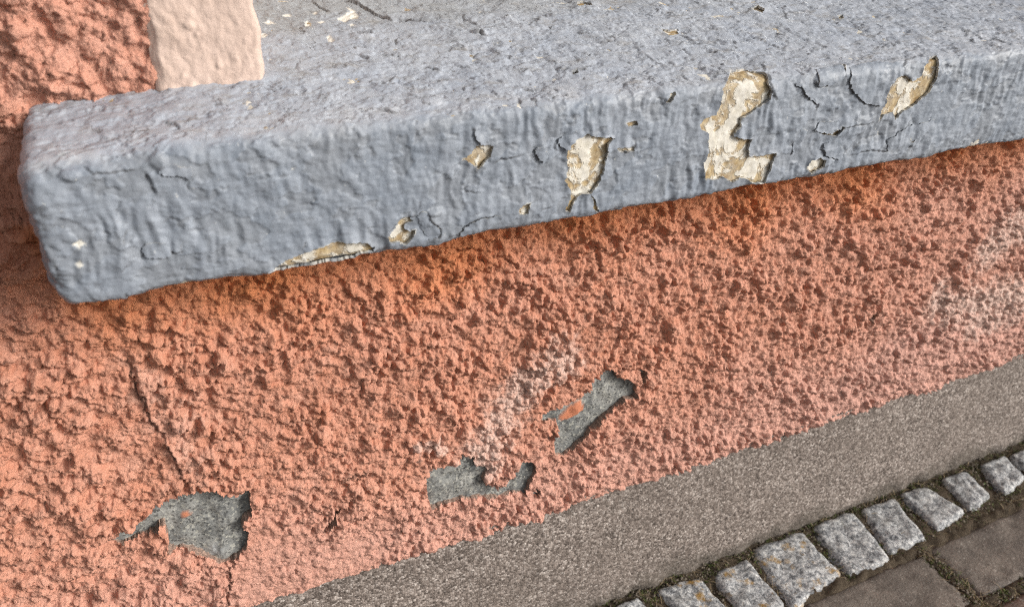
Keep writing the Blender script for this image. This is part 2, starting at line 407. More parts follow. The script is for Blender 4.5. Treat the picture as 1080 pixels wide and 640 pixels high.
WCR = [  # cracks in the roughcast, pixel polylines and lift of the left side in mm
    ([(130,368),(137,392),(150,420),(157,440),(172,462),(183,482),(196,508),(204,520)], -4.5),
    ([(250,583),(243,600),(241,622),(238,645)], -4.5),
    ([(578,475),(585,455),(600,432),(618,418),(648,398),(668,382)], 2.0),
    ([(762,370),(766,382),(765,392)], 1.5),
    ([(312,530),(322,524),(336,512)], 1.5), ([(362,506),(378,500),(392,492)], 1.5),
    ([(845,272),(858,270),(868,266)], 1.0),
]
WCR = [([on_wall(*p) for p in q], v) for q, v in WCR]
LIME = [([(592,378),(560,400),(535,432),(515,470),(508,488)], 0.028, 0.9), ([(448,470),(460,474)], 0.010, 0.8), ([(1085,232),(1060,245),(1045,262)], 0.040, 0.9),
        ([(990,318),(1030,322),(1060,312),(1090,308)], 0.034, 1.0), ([(1030,338),(1075,325)], 0.030, 0.9), ([(150,395),(178,440),(205,500)], 0.014, 0.25)]
LIME = [([on_wall(*p) for p in q], r, a) for q, r, a in LIME]

def rough_height(X, Z):
    wx = X + 0.0022 * fbm(X * 120, Z * 120, 5, 3, gain=0.7); wz = Z + 0.0022 * fbm(X * 120, Z * 120, 9, 3, gain=0.7)
    # more drawn-out, trowelled texture at the far left and above the sill
    cr = np.interp(Z, [0.25, 0.36, 0.47, 0.56, 0.70, 0.9], [-0.045, -0.06, -0.075, -0.10, -0.10, -0.02])
    lf = sstep(0.012, -0.012, X - cr)
    gx = np.where(lf > 0.5, wx * 0.60, wx); gz = np.where(lf > 0.5, wz * 0.95, wz)
    g0 = grains(gx, gz, 0.017, 0.006, 0.012, 0.7, 11)
    g1 = grains(gx, gz, 0.0090, 0.0030, 0.0064, 0.8, 31)
    g2 = grains(gx + 0.002, gz, 0.0046, 0.0015, 0.0031, 0.75, 51)
    f = fbm(wx * 85, wz * 95, 71, 5, gain=0.72)
    crev = np.clip(0.16 - np.abs(fbm(wx * 60, wz * 75, 95, 3, gain=0.6)), 0, 1) / 0.16
    up = sstep(0.80, 0.84, Z) * sstep(0.02, -0.02, X - 0.0)      # coarser blobs beside the cream band
    sm = sstep(0.020, 0.0, poly_sdf(X, Z, [on_wall(*p) for p in [(262,562),(330,575),(420,575),(330,630),(248,660)]]))
    var = 0.70 + 0.75 * sstep(-0.5, 0.6, fbm(X * 16, Z * 18, 3, 3)) - 0.25
    gu = grains(wx, wz, 0.013, 0.004, 0.009, 0.85, 61)
    h = var * (0.45 * g0 + 1.0 * g1 + 0.70 * g2) + 0.0024 * f - 0.0005 * crev * (1 - 0.7 * sm)
    h = h * (1 + 0.35 * lf)
    h = h * (1 - 0.55 * sm) * (1 - 0.35 * up) + up * (0.5 * gu + 0.2 * g0)
    # pits between the thrown grains
    pit = np.clip(fbm(wx * 70, wz * 85, 91, 4, gain=0.65) - 0.30, 0, 1)
    h -= 0.0014 * pit * (1 - 0.6 * sm) * (1 - 0.7 * up)
    h += 0.0026 * fbm(X * 9, Z * 9, 111, 3)
    h += -0.0022 * lf                                          # the left skin sits a little deeper
    return h

xs = axis([(-1.3, -0.27, 0.05, 0.004), (-0.27, 0.30, 0.00115, 0.00115), (0.30, 1.42, 0.00115, 0.0021), (1.42, 2.6, 0.004, 0.06)])
zs = axis([(0.222, 0.735, 0.00115, 0.00115), (0.735, 0.80, 0.004, 0.004), (0.80, 0.915, 0.0012, 0.0012), (0.915, 2.4, 0.003, 0.06)])
X, Z = np.meshgrid(xs, zs)
S = np.full(X.shape, 1.0)
jx = 0.0017 * fbm(X * 150, Z * 150, 201, 4, gain=0.65); jz = 0.0017 * fbm(X * 150, Z * 150, 207, 4, gain=0.65)
for q in HOLES:
    m = local(X, Z, q, 0.03)
    S[m] = np.minimum(S[m], poly_sdf(X[m] + jx[m], Z[m] + jz[m], q))
Shole = S.copy()
edge = PZ + 0.004 + 0.006 * sstep(0.35, -0.05, X) + 0.0022 * gnoise(X * 22, X * 0 + 0.5, 77) + 0.0016 * gnoise(X * 120, X * 0 + 2.5, 78) + 0.0008 * gnoise(X * 420, X * 0 + 4.5, 79)
S = np.minimum(S, Z - edge)
# behind the sill and in the opening there is no roughcast
cutx = BX0 + 0.0025 * gnoise(Z * 60, Z * 0 + 0.3, 81) + 0.0012 * gnoise(Z * 230, Z * 0, 82)
op = np.maximum(np.maximum(cutx - X, 0.80 - Z), X - (OX1 + 0.075))
S = np.minimum(S, op)
sb = np.maximum(np.maximum((SX0 + 0.035) - X, 0.738 - Z), np.maximum(Z - 0.806, X - (SX1 - 0.035)))
S = np.minimum(S, sb)
X, Z, S = snap(X, Z, S, 0.00115)
H = rough_height(X, Z); H = H - np.median(H)
H = np.where(H < -0.0035, -0.0035 - 0.0035 * (1 - np.exp(np.minimum(H + 0.0035, 0) / 0.0035)), H)
near = np.exp(-np.clip(Shole, 0, 1) / 0.006)
gz_, gx_ = np.gradient(Shole); gn = np.hypot(gx_, gz_) + 1e-9
side = (0.75 * gx_ + 0.65 * gz_) / gn                           # > 0 on the upper right of a hole, where the skin is still thick
near2 = np.exp(-np.clip(Shole, 0, 1) / 0.010)
H += near * (0.0008 + 0.0014 * gnoise(X * 60, Z * 60, 140)) * sstep(-0.2, 0.6, side) - near2 * 0.0040 * sstep(0.1, -0.7, side)
crack = np.zeros(X.shape)
for q, lift in WCR:
    m = local(X, Z, q, 0.03)
    wob = 0.0022 * fbm(X[m] * 70, Z[m] * 70, 150, 3, gain=0.6)
    d, s, u = line_dist(X[m] + 1.3 * jx[m] + wob, Z[m] + 1.3 * jz[m] - 0.6 * wob, q)
    thin = 0.55 + 0.6 * np.abs(gnoise(X[m] * 60, Z[m] * 60, 152))
    fade = np.clip(np.minimum(u, 1 - u) * 7, 0, 1)
    H[m] += fade * abs(lift) * 1e-3 * np.where(s * lift > 0, 0, np.exp(-d / 0.012))
    H[m] -= fade * 0.0035 * np.exp(-(d / 0.0011) ** 2)
    crack[m] = np.maximum(crack[m], fade * 0.85 * np.exp(-(d / (0.0012 * thin)) ** 2))
band = sstep(0.004, 0.0, np.abs(X - BX0)) * (Z > 0.82)
P = np.stack([X, -H, Z], -1)
Pin = np.stack([X, np.full(X.shape, 0.014), Z], -1)
lime = np.zeros(X.shape)
for q, r, a in LIME:
    m = local(X, Z, q, 0.10)
    d, _, _ = line_dist(X[m], Z[m], q); d = d + 0.016 * fbm(X[m] * 45, Z[m] * 45, 310, 4, gain=0.65)
    lime[m] = np.maximum(lime[m], a * sstep(1.5 * r, 0.2 * r, d))
kept_and_shade = sstep(0.15, 0.0, 0.712 - Z + 0.045 * gnoise(X * 9, Z * 9, 300)) * (Z < 0.74) * sstep(-0.16, -0.06, X + 0.03 * gnoise(X * 20, Z * 20, 303))  # sheltered strip under the sill, also carrying its shade and warm bounce as colour
fadeA = np.clip(0.35 * sstep(0.78, 0.85, Z) + sstep(0.45, 0.27, Z + 0.05 * gnoise(X * 7, Z * 7, 301)) * 0.7 + sstep(0.5, 1.2, X) * 0.6, 0, 1)
rc = grid_obj('roughcast', P, facemean(S) > 1e-6, Pin, MAT['rough'], wall, dict(lime=lime, kept_and_shade=kept_and_shade, fade=fadeA, crack=crack), flip=False)
rc['label'] = 'lumpy salmon pink roughcast skin with cracks and broken holes'

# grey mortar that shows through the holes
ax = axis([(-0.26, 1.20, 0.0034, 0.0034)]); az = axis([(0.238, 0.60, 0.0034, 0.0034)])
A, B = np.meshgrid(ax, az)
h = 0.0024 * fbm(A * 55, B * 55, 400, 5, gain=0.6) + 0.0006 * fbm(A * 300, B * 300, 410, 2)
c1 = on_wall(222, 590); c2 = on_wall(243, 560); e1 = on_wall(225, 525); e2 = on_wall(237, 600)
m = local(A, B, HOLES[0], 0.02)
d, s, u = line_dist(A[m], B[m], [e1, on_wall(236, 560), e2])
h[m] += np.where(s > 0, 0.0050 * np.exp(-d / 0.025), 0.0050 * np.exp(-d / 0.007)) - 0.0028
pale = 0.9 * np.exp(-(((A - c1[0] - 0.0065) / 0.0085) ** 2 + ((B - c1[1] - 0.004) / 0.0095) ** 2)) * sstep(-0.1, 0.5, gnoise(A * 160, B * 160, 5) + 0.35)
rest = np.zeros(A.shape)
for q in (zoomed(400, 360, 3.2, [(612,268),(650,228),(690,205),(697,240),(660,265),(625,274)]), zoomed(90, 480, 4, [(405,272),(440,262),(448,275),(420,284)])):
    qq = [on_wall(*p) for p in q]; m = local(A, B, qq, 0.01)
    k = sstep(0.0012, -0.0008, poly_sdf(A[m], B[m], qq)); rest[m] = np.maximum(rest[m], k); h[m] += 0.0025 * k
far = np.full(A.shape, 1.0)
for q in HOLES[:5]:
    m = local(A, B, q, 0.04); far[m] = np.minimum(far[m], poly_sdf(A[m], B[m], q))
h -= 0.0055 * sstep(0.006, 0.016, far)
mo = grid_obj('mortar', np.stack([A, 0.0072 - h, B], -1), np.ones((len(az) - 1, len(ax) - 1), bool), None, MAT['mortar'], wall, dict(pale=pale, paint_rest=rest))
mo['label'] = 'bare grey sandy mortar behind the pink skin'

# plinth: granular render, a little behind the roughcast drip edge
ax = axis([(-1.3, -0.1, 0.05, 0.004), (-0.1, 1.45, 0.0022, 0.0028), (1.45, 2.6, 0.004, 0.06)]); az = axis([(-0.06, 0.245, 0.0024, 0.0024)])
A, B = np.meshgrid(ax, az)
h = 0.0022 * fbm(A * 7, B * 7, 500, 3) + 0.0011 * fbm(A * 200, B * 200, 510, 2) + 0.35 * grains(A, B, 0.0045, 0.0012, 0.0026, 0.8, 520)
h += 0.006 * sstep(0.03, 0.0, B) * (0.5 + gnoise(A * 30, B * 30, 530))
spl = 0.75 * sstep(0.045, 0.0, B + 0.018 * fbm(A * 16, B * 16, 540, 3))
pl = grid_obj('plinth', np.stack([A, 0.003 - h, B], -1), np.ones((len(az) - 1, len(ax) - 1), bool), None, MAT['plinth'], wall, dict(splash=spl))
pl['label'] = 'brownish grey plinth of fine granular render'

# cream band round the opening with its return into the reveal, both jambs
def band_part(x0, x1, flipx):
    # profile across: from the roughcast edge over the face, round the corner, into the reveal
    us = axis([(-0.006, x1 - x0, 0.0012, 0.0012), (x1 - x0, x1 - x0 + 0.26, 0.0015, 0.012)]); zz = axis([(0.822, 0.915, 0.0012, 0.0012), (0.915, 2.4, 0.004, 0.06)])
    U, ZZ = np.meshgrid(us, zz); Wd = x1 - x0
    def prof(u): return np.where(u < Wd, x0 + u, x1), np.where(u < Wd, 0.0, u - Wd)
    xa = 0; ya = 0
    for k in np.linspace(-1, 1, 9):
        a, b = prof(U + k * 0.004); xa = xa + a / 9; ya = ya + b / 9
    hh = 0.0012 * fbm(U * 40, ZZ * 40, 600, 2) + 0.0006 * fbm(U * 170, ZZ * 110, 610, 3) + 0.40 * grains(U, ZZ, 0.015, 0.0015, 0.0042, 0.30, 620)
    hh += 0.0035 * sstep(0.012, 0, ZZ - 0.828 - 0.02 * np.maximum(0, 0)) * gnoise(U * 130, ZZ * 90, 630)
    corner = np.clip((U - Wd) / 0.008 + 0.5, 0, 1)
    xa = xa + hh * corner + 0.0018 * gnoise(ZZ * 50, U * 0, 640); ya = ya - hh * (1 - corner) - 0.0035 * (1 - corner)
    ya = np.where(U < 0.0, ya + 0.004 * (-U / 0.006), ya)
    if flipx: xa = 2 * (OX1 + BX1) / 2 - xa + 0.0
    o = grid_obj('window_surround', np.stack([xa, ya, ZZ], -1), np.ones((len(zz) - 1, len(us) - 1), bool), None, MAT['surround'], wall, {}, flip=flipx)
    o['label'] = 'smooth cream painted band at the side of the window opening'
band_part(BX0, BX1, False); band_part(BX0, BX1, True)

# ------------------------------------------------------------------ the window sill
sill = empty('window_sill', (0.6, 0.0, 0.712))
tag(sill, 'thick stone window sill with peeling blue grey paint projecting from pink wall', 'window sill', kind='thing')
bpy.context.view_layer.update()
zA = lambda p: zoomed(720, 50, 3.6, p)
zB = lambda p: zoomed(280, 110, 2.7, p)
zC = lambda p: zoomed(260, 0, 4.154, p)
zD = lambda p: zoomed(500, 0, 3.6, p)
zE_ = lambda p: zoomed(780, 0, 3.6, p)
zF = lambda p: zoomed(0, 80, 2.46, p)
PATCH = [
    zA([(180,95),(235,88),(300,98),(320,110),(322,140),(335,165),(325,195),(290,225),(255,250),(225,268),(212,300),(192,335),(240,350),(262,345),(245,385),(250,415),(300,410),(350,395),(340,430),(320,480),(310,515),(270,518),(245,500),(215,495),(185,512),(150,490),(130,500),(80,500),(78,440),(95,395),(90,350),(95,325),(65,310),(62,290),(90,265),(125,255),(140,200),(150,160),(170,125)]),
    zA([(765,155),(790,140),(810,110),(845,105),(865,130),(905,110),(915,75),(935,42),(958,38),(965,65),(960,110),(940,150),(925,175),(880,215),(830,245),(800,275),(792,245),(760,255),(742,280),(750,240),(768,210)]),
    zA([(500,312),(530,322),(560,328),(595,297),(608,298),(578,332),(530,330)]),
    zA([(470,460),(485,428),(522,416),(540,428),(528,455),(482,478)]),
    zA([(870,305),(898,315),(902,330),(865,358),(858,345),(880,325)]),
    zA([(582,88),(608,72),(606,112),(578,130),(540,142),(572,120)]),
    zB([(560,155),(585,135),(600,115),(648,116),(640,150),(625,160),(605,184),(580,165)]),
    zB([(860,120),(880,100),(915,85),(945,92),(998,95),(970,110),(972,140),(958,195),(940,235),(925,250),(900,255),(885,265),(870,272),(865,240),(850,215),(862,180),(855,150)]),
    zB([(866,272),(852,300),(864,308),(882,268)]), zB([(922,252),(932,278),(930,295),(950,312),(944,295),(938,270)]),
    zB([(4,476),(60,440),(110,420),(175,400),(215,390),(290,392),(306,412),(235,438),(165,468),(100,492),(40,500)]),
    zB([(345,375),(370,345),(385,330),(402,335),(390,352),(410,360),(425,352),(420,375),(395,398),(372,388),(355,392)]),
    zB([(372,340),(388,322),(412,322),(420,332),(398,340)]),
    zB([(1026,52),(1055,46),(1058,58),(1030,64)]), zB([(998,124),(1050,120),(1048,133),(1000,133)]),
    zB([(718,300),(730,285),(752,278),(746,312),(728,316)]), zB([(288,405),(312,402),(306,420),(292,418)]),
    zD([(388,20),(405,10),(440,14),(450,26),(420,24),(395,32)]), zD([(702,112),(740,114),(775,108),(778,128),(745,138)]),
    zD([(1050,38),(1080,28),(1085,50),(1062,50)]), zD([(722,388),(745,355),(770,345),(765,362),(740,385)]), zD([(370,280),(398,274),(392,286),(374,290)]),
    zE_([(48,42),(68,34),(95,44),(82,56)]), zE_([(372,62),(392,60),(396,72),(378,76)]),
]
PATCH = [[on_sill(*p) for p in q] for q in PATCH]
CHIP = [
    zC([(75,100),(100,90),(128,104),(95,108)]), zC([(55,150),(75,144),(95,158),(80,170),(58,162)]), zC([(255,100),(268,90),(285,112),(265,120)]),
    zC([(312,100),(335,94),(348,104),(325,112)]), zC([(155,70),(185,62),(200,72),(170,76)]), zC([(350,165),(365,160),(385,178),(370,182)]),
    zC([(400,82),(430,68),(455,55),(440,35),(470,45),(490,70),(485,84),(455,82),(430,90)]), zC([(445,110),(465,104),(480,112),(462,118)]), zC([(288,60),(305,54),(312,64),(298,68)]),
    zF([(188,436),(202,428),(220,434),(205,446)]), zF([(198,486),(208,478),(214,490),(204,496)]),
]
CHIP = [[on_sill(*p) for p in q] for q in CHIP]
# cracks: polyline, lift in mm of the left (+) or right (-) side, darkness
zG = lambda p: zoomed(720, 0, 2.99, p)
CRK = [
    (zG([(345,265),(370,272),(390,305),(425,330),(415,358)]), 1.8), (zG([(412,248),(420,272),(460,268),(502,243)]), 2.2),
    (zG([(520,258),(535,290),(570,325),(622,332)]), 1.6), (zG([(702,185),(692,215),(696,236),(727,256)]), 1.2),
    (zG([(343,492),(375,430),(388,412)]), 1.4), (zG([(412,408),(450,420),(495,404),(545,392),(620,386)]), 1.5),
    (zG([(434,455),(446,490),(492,500)]), 2.2), (zG([(520,492),(590,472),(640,478),(690,458),(737,430),(797,398)]), 1.6),
    (zG([(800,245),(825,205),(858,211)]), 1.4), (zG([(848,482),(862,445),(880,425)]), 1.2), (zG([(82,241),(130,238),(152,226)]), 1.2),
    (zG([(262,232),(272,260),(282,300),(295,315)]), 1.5), (zG([(100,420),(160,420),(185,370),(240,335)]), 0.9), (zG([(205,440),(245,400),(238,388)]), 0.8),
    (zG([(640,420),(560,440),(540,470)]), 0.8), (zG([(715,560),(730,545),(760,550)]), 0.8), (zG([(290,590),(298,572)]), 1.2),
    (zB([(586,62),(594,90),(606,114)]), 1.8), (zB([(828,98),(838,120),(860,128)]), 2.0), (zB([(763,128),(775,155),(792,165)]), 1.5),
    (zB([(645,172),(665,156),(700,150),(738,143)]), 1.2), (zB([(548,372),(565,345),(600,325),(672,312)]), 1.6),
    (zB([(452,298),(470,330),(497,357),(490,376),(465,388)]), 2.6), (zB([(340,372),(375,334),(430,312),(452,300)]), 1.0),
    (zB([(1000,130),(1030,137),(1052,118),(1048,98)]), 1.6), (zB([(515,375),(540,372),(560,378),(600,372)]), 1.2), (zB([(560,235),(575,248),(620,250)]), 0.8),
    (zB([(100,430),(106,402),(115,385)]), 1.0), (zB([(975,318),(998,322),(1000,312)]), 1.4), (zB([(780,300),(800,296),(815,288)]), 1.0),
    (zF([(363,452),(380,468),(430,470),(442,458),(470,455),(472,425)]), 1.4), (zF([(373,238),(390,275),(407,312)]), 1.4),
    (zF([(405,243),(430,255),(462,252),(492,270)]), 1.8), (zF([(200,212),(240,240),(300,240),(370,238)]), 1.2), (zF([(420,118),(455,125),(468,138)]), 1.4),
    (zF([(325,440),(318,415),(335,390)]), 0.8), (zF([(150,200),(165,190),(180,184)]), 1.4), (zF([(420,385),(440,368),(470,370)]), 0.8), (zF([(145,480),(152,520),(150,548)]), 1.2),
    (zC([(425,6),(470,14),(520,38),(565,70),(620,85),(640,100)]), 2.4), (zC([(665,94),(700,92),(740,100),(790,98),(830,92)]), 1.8),
    (zC([(945,65),(955,90),(990,98),(1015,112)]), 1.2), (zC([(995,155),(1020,150),(1045,160)]), 2.6), (zC([(880,192),(940,190),(970,165)]), 1.2), (zC([(655,172),(656,200)]), 1.4),
    (zC([(780,300),(820,308),(855,322)]), 1.2), (zC([(445,205),(500,210),(530,205),(540,150)]), 1.2), (zC([(285,0),(320,35),(370,60)]), 1.4), (zC([(230,120),(255,150)]), 1.0), (zC([(700,420),(760,430),(830,410)]), 1.0),
    (zD([(0,135),(25,128),(38,136)]), 2.4), (zD([(370,284),(400,274),(440,272)]), 1.8), (zD([(540,235),(600,250),(650,212),(690,240)]), 0.8), (zD([(690,36),(700,50)]), 1.6),
    (zD([(890,292),(930,285),(970,275),(1005,268)]), 1.4), (zD([(775,130),(830,158),(870,140)]), 1.0), (zD([(690,370),(720,375),(725,388)]), 1.2), (zD([(750,215),(790,190),(830,215)]), 0.8),
    (zE_([(165,35),(180,80)]), 1.0), (zE_([(845,124),(885,126)]), 1.8), (zE_([(760,55),(790,64)]), 1.0), (zE_([(590,235),(640,225)]), 1.0), (zE_([(840,75),(875,80)]), 1.0), (zE_([(510,95),(550,115)]), 0.8),
    (zE_([(770,95),(815,98)]), 1.2), (zE_([(160,155),(185,155)]), 1.2), (zE_([(80,250),(95,275)]), 1.0),
]
CRK = [([on_sill(*p) for p in q], v) for q, v in CRK]
cr_ = random.Random(11)
def wander(x, w, n, step, along, lift):
    a = (0.0 if cr_.random() < 0.5 else math.pi) + cr_.gauss(0, along); pts = [(x, w)]
    for _ in range(n):
        a += cr_.gauss(0, 0.55); x += step * math.cos(a); w += 0.8 * step * math.sin(a); pts.append((x, w))
    CRK.append((pts, lift))
for _ in range(280):     # short splits in the weathered top, in loose clusters
    gx0 = cr_.choice([0.05, 0.16, 0.24, 0.31, 0.38, 0.45, 0.52, 0.60, 0.70, 0.80]); gw0 = cr_.choice([-0.02, -0.05, -0.08, -0.13, -0.18])
    wander(gx0 + cr_.gauss(0, 0.03), min(-0.012, gw0 + cr_.gauss(0, 0.018)), cr_.randint(2, 6), 0.0028, 0.5, cr_.choice([0.6, 0.8, 1.1, 1.5]))
for _ in range(46):      # finer ones on the front
    wander(cr_.uniform(-0.07, 0.85), cr_.uniform(0.006, 0.095), cr_.randint(2, 5), 0.0030, 1.2, cr_.choice([0.3, 0.5, 0.8]))
# raised blisters: centre px, radii (m), height
BLIS = [((165,168),0.006,0.009,0.0022),((72,178),0.008,0.006,0.0018),((385,38),0.012,0.010,0.0030),((900,132),0.030,0.012,0.0016),((925,98),0.022,0.012,0.0012),((840,130),0.012,0.02,0.0014),((455,228),0.012,0.010,0.0022),((232,152),0.008,0.003,0.0012),((700,95),0.010,0.006,0.0016),((1000,80),0.03,0.008,0.001),((870,170),0.012,0.006,0.0016),((880,108),0.012,0.008,0.0018)]
BLIS = [(*on_sill(*p), a, b, c) for p, a, b, c in BLIS]

def sill_surface(cols_x, cols_k, wv, extra):
    """grid of the sill's skin; cols_x / cols_k: position and inset of every column, wv: unfolded profile coordinate"""
    Xc, Wc = np.meshgrid(cols_x, wv); K = np.meshgrid(cols_k, wv)[0]
    def sharp(wq):
        f = np.clip(wq, 0, SH) * (SH - 2 * K) / SH
        tp = np.clip(-wq, 0, None); bt = np.clip(wq - SH, 0, None)
        return SY + K + tp * CA + bt, ZE - K + tp * SA - f
    ya = 0; za = 0
    r = 0.0075 + 0.002 * gnoise(Xc * 25, Xc * 0, 700) + 0.006 * sstep(0.10, -0.09, Xc) * sstep(0.04, 0.01, Wc)
    for k in np.linspace(-1, 1, 11):
        a, b = sharp(Wc + k * r); ya = ya + a / 11; za = za + b / 11
    za = za - 0.006 * sstep(0.02, -0.10, Xc) * sstep(0.05, -0.01, Wc)
    return Xc, Wc, K, ya, za
def columns(parts, n_round, n_cap, r=0.013):
    body = axis(parts)
    th = np.linspace(0, math.pi / 2, n_round, endpoint=False)[::-1]
    capk = np.linspace(0.052, r, n_cap, endpoint=False)
    x = np.concatenate([np.full(n_cap, SX0), SX0 + r * (1 - np.sin(th + (math.pi / 2) / n_round)), body])
    k = np.concatenate([capk, r * (1 - np.cos(th + (math.pi / 2) / n_round)), np.zeros(len(body))])
    s = np.concatenate([[0], np.cumsum(np.hypot(np.diff(x), np.diff(k)))]); s = s - s[n_cap + n_round] + body[0]
    return x, k, s
def normals(P):
    a = np.gradient(P, axis=1); b = np.gradient(P, axis=0); n = np.cross(a, b)
    return n / (np.linalg.norm(n, axis=2, keepdims=True) + 1e-12)

cx, ck, cs = columns([(SX0 + 0.013, 0.35, 0.00105, 0.00105), (0.35, 0.98, 0.00105, 0.0016), (0.98, SX1, 0.006, 0.01)], 14, 16)
wv = axis([(-0.345, -0.29, 0.006, 0.003), (-0.29, -0.03, 0.00145, 0.00115), (-0.03, SH + 0.012, 0.00095, 0.00095), (SH + 0.012, SH + 0.11, 0.0015, 0.006)])
Xc, Wc, K, ya, za = sill_surface(cx, ck, wv, 0)
Sg = np.meshgrid(cs, wv)[0]
S = np.full(Xc.shape, 1.0)
jx = 0.0009 * fbm(Sg * 260, Wc * 260, 801, 3); jw = 0.0009 * fbm(Sg * 260, Wc * 260, 807, 3)
for q in PATCH:
    m = local(Sg, Wc, q, 0.02)
    if len(m[0]): S[m] = np.minimum(S[m], poly_sdf(Sg[m] + jx[m], Wc[m] + jw[m], q))
S0 = S.copy()
S2, W2, S = snap(Sg, Wc, S, 0.00105)
# move the surface points along with the snapped coordinates
P0 = np.stack([Xc, ya, za], -1)
gs = np.gradient(P0, axis=1) / np.maximum(np.gradient(Sg, axis=1), 1e-9)[..., None]
gw = np.gradient(P0, axis=0) / np.maximum(np.gradient(Wc, axis=0), 1e-9)[..., None]
N = normals(P0); N = np.where((np.sum(N * np.array([0, -1, 0.6]), -1, keepdims=True) * 0 + 1) > 0, N, N)
mid = (np.abs(Wc - 0.05) < 0.003) & (K == 0)
if N[mid][:, 1].mean() > 0: N = -N
P0 = P0 + gs * (S2 - Sg)[..., None] + gw * (W2 - Wc)[..., None]
front = sstep(-0.004, 0.010, W2) * sstep(SH + 0.004, SH - 0.006, W2)
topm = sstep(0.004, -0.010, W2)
def paint_h(s, w_, fr):
    h = 0.0009 * fbm(s * 22, w_ * 22, 820, 3)
    h += (0.00035 + 0.0003 * fr) * fbm(s * 100, w_ * 100, 830, 3)
    wob = s + 0.004 * gnoise(s * 40, w_ * 40, 841)
    rib = fbm(wob * 95, w_ * 20, 840, 2)
    patchy = sstep(-0.25, 0.5, gnoise(s * 13, w_ * 22, 842))
    h += fr * (0.0016 * rib * (0.3 + patchy) + 0.00016 * fbm(s * 26, w_ * 260, 845, 2) * (1 - patchy))
    h += (0.00012 + 0.0002 * fr) * fbm(s * 170, w_ * 170, 848, 3, gain=0.6)
    h += (1 - fr) * (0.0009 * fbm(s * 38, w_ * 42, 850, 2) + 0.0008 * np.clip(gnoise(s * 30, w_ * 45, 860), 0, 1))
    for k_, th in ((1, 0.05), (2, 0.22), (3, -0.15)):        # edges of thin lost layers on the top
        h -= (1 - fr) * 0.0006 * sstep(th, th + 0.035, fbm(s * 20 + 7 * k_, w_ * 26, 862 + k_, 5, gain=0.6))
    return h
h = paint_h(S2, W2, front)
h += 0.0022 * fbm(S2 * 14, S2 * 0 + 0.4, 870, 3) * np.exp(-((W2 - SH) / 0.012) ** 2)       # uneven lower arris
h += 0.0010 * fbm(S2 * 60, W2 * 60, 875, 3) * sstep(0.05, 0.0, S2 - SX0)                  # lumpy end
layer = sstep(0.16, 0.19, fbm(S2 * 24, W2 * 34, 861, 4, gain=0.6)) * sstep(SH + 0.01, SH, W2)
h -= 0.0007 * layer
curl = np.exp(-np.clip(S0, 0, 1) / 0.0035)
h += curl * (0.0008 + 0.0012 * np.clip(gnoise(S2 * 70, W2 * 70, 880), -0.4, 1))
dirt_shade = np.zeros(Xc.shape)
ccut = np.ones(Xc.shape)
for q, lift in CRK:
    m = local(Sg, Wc, q, 0.025)
    if not len(m[0]): continue
    d, s, u = line_dist(S2[m] + 1.2 * jx[m], W2[m] + 1.2 * jw[m], q)
    fd = np.clip(np.minimum(u, 1 - u) * 6, 0, 1)
    up = np.where(s < 0, 1.0, 0.0)
    h[m] += fd * lift * 1e-3 * up * np.exp(-d / 0.007)
    h[m] -= fd * 0.0007 * np.exp(-(d / 0.0009) ** 2)
    dirt_shade[m] = np.maximum(dirt_shade[m], fd * min(1, 0.30 + 0.35 * lift) * np.exp(-(d / (0.00035 + 0.00022 * lift + (0.0005 if q[0][1] < -0.01 else 0))) ** 2))  # dark line along each crack, dirt together with painted crack shadow
for bx, bw, ra, rb, bh in BLIS:
    q2 = ((S2 - bx) / ra) ** 2 + ((W2 - bw) / rb) ** 2 + 0.6 * gnoise(S2 * 90, W2 * 90, 890)
    h += bh * sstep(1.1, 0.2, q2)
capf = np.clip(1 - K / 0.052, 0, 1) ** 0.3
PT = 0.0014
P = P0 + N * ((h * capf + PT))[..., None]
Pin = P0 + N * (h * capf - 0.0012)[..., None]
inner = sstep(-0.10, -0.26, W2 + 0.05 * fbm(S2 * 14, W2 * 14, 900, 3) + 0.10 * (S2 - 0.1)) * 0.75
arris = np.exp(-((W2 + 0.012) / 0.022) ** 2) * (0.55 + 0.6 * sstep(0.5, 0.0, S2))
chip = 0.8 * sstep(0.0010, 0.0, np.abs(S0)) * sstep(0.1, 0.5, gnoise(S2 * 150, W2 * 150, 905))
for q in CHIP:
    m = local(Sg, Wc, q, 0.01)
    if len(m[0]):
        k = sstep(0.0009, -0.0005, poly_sdf(S2[m] + jx[m], W2[m] + jw[m], q)); chip[m] = np.maximum(chip[m], k); P[m] -= N[m] * (k * 0.0008)[..., None]
keep = facemean(S) > 1e-6
pc = grid_obj('paint_coat', P, keep, Pin, MAT['paint'], sill, dict(top=topm, dirt_shade=dirt_shade, inner=inner, arris=arris, chip=chip, layer=layer), flip=True)
pc['label'] = 'cracked and flaking blue grey paint skin'
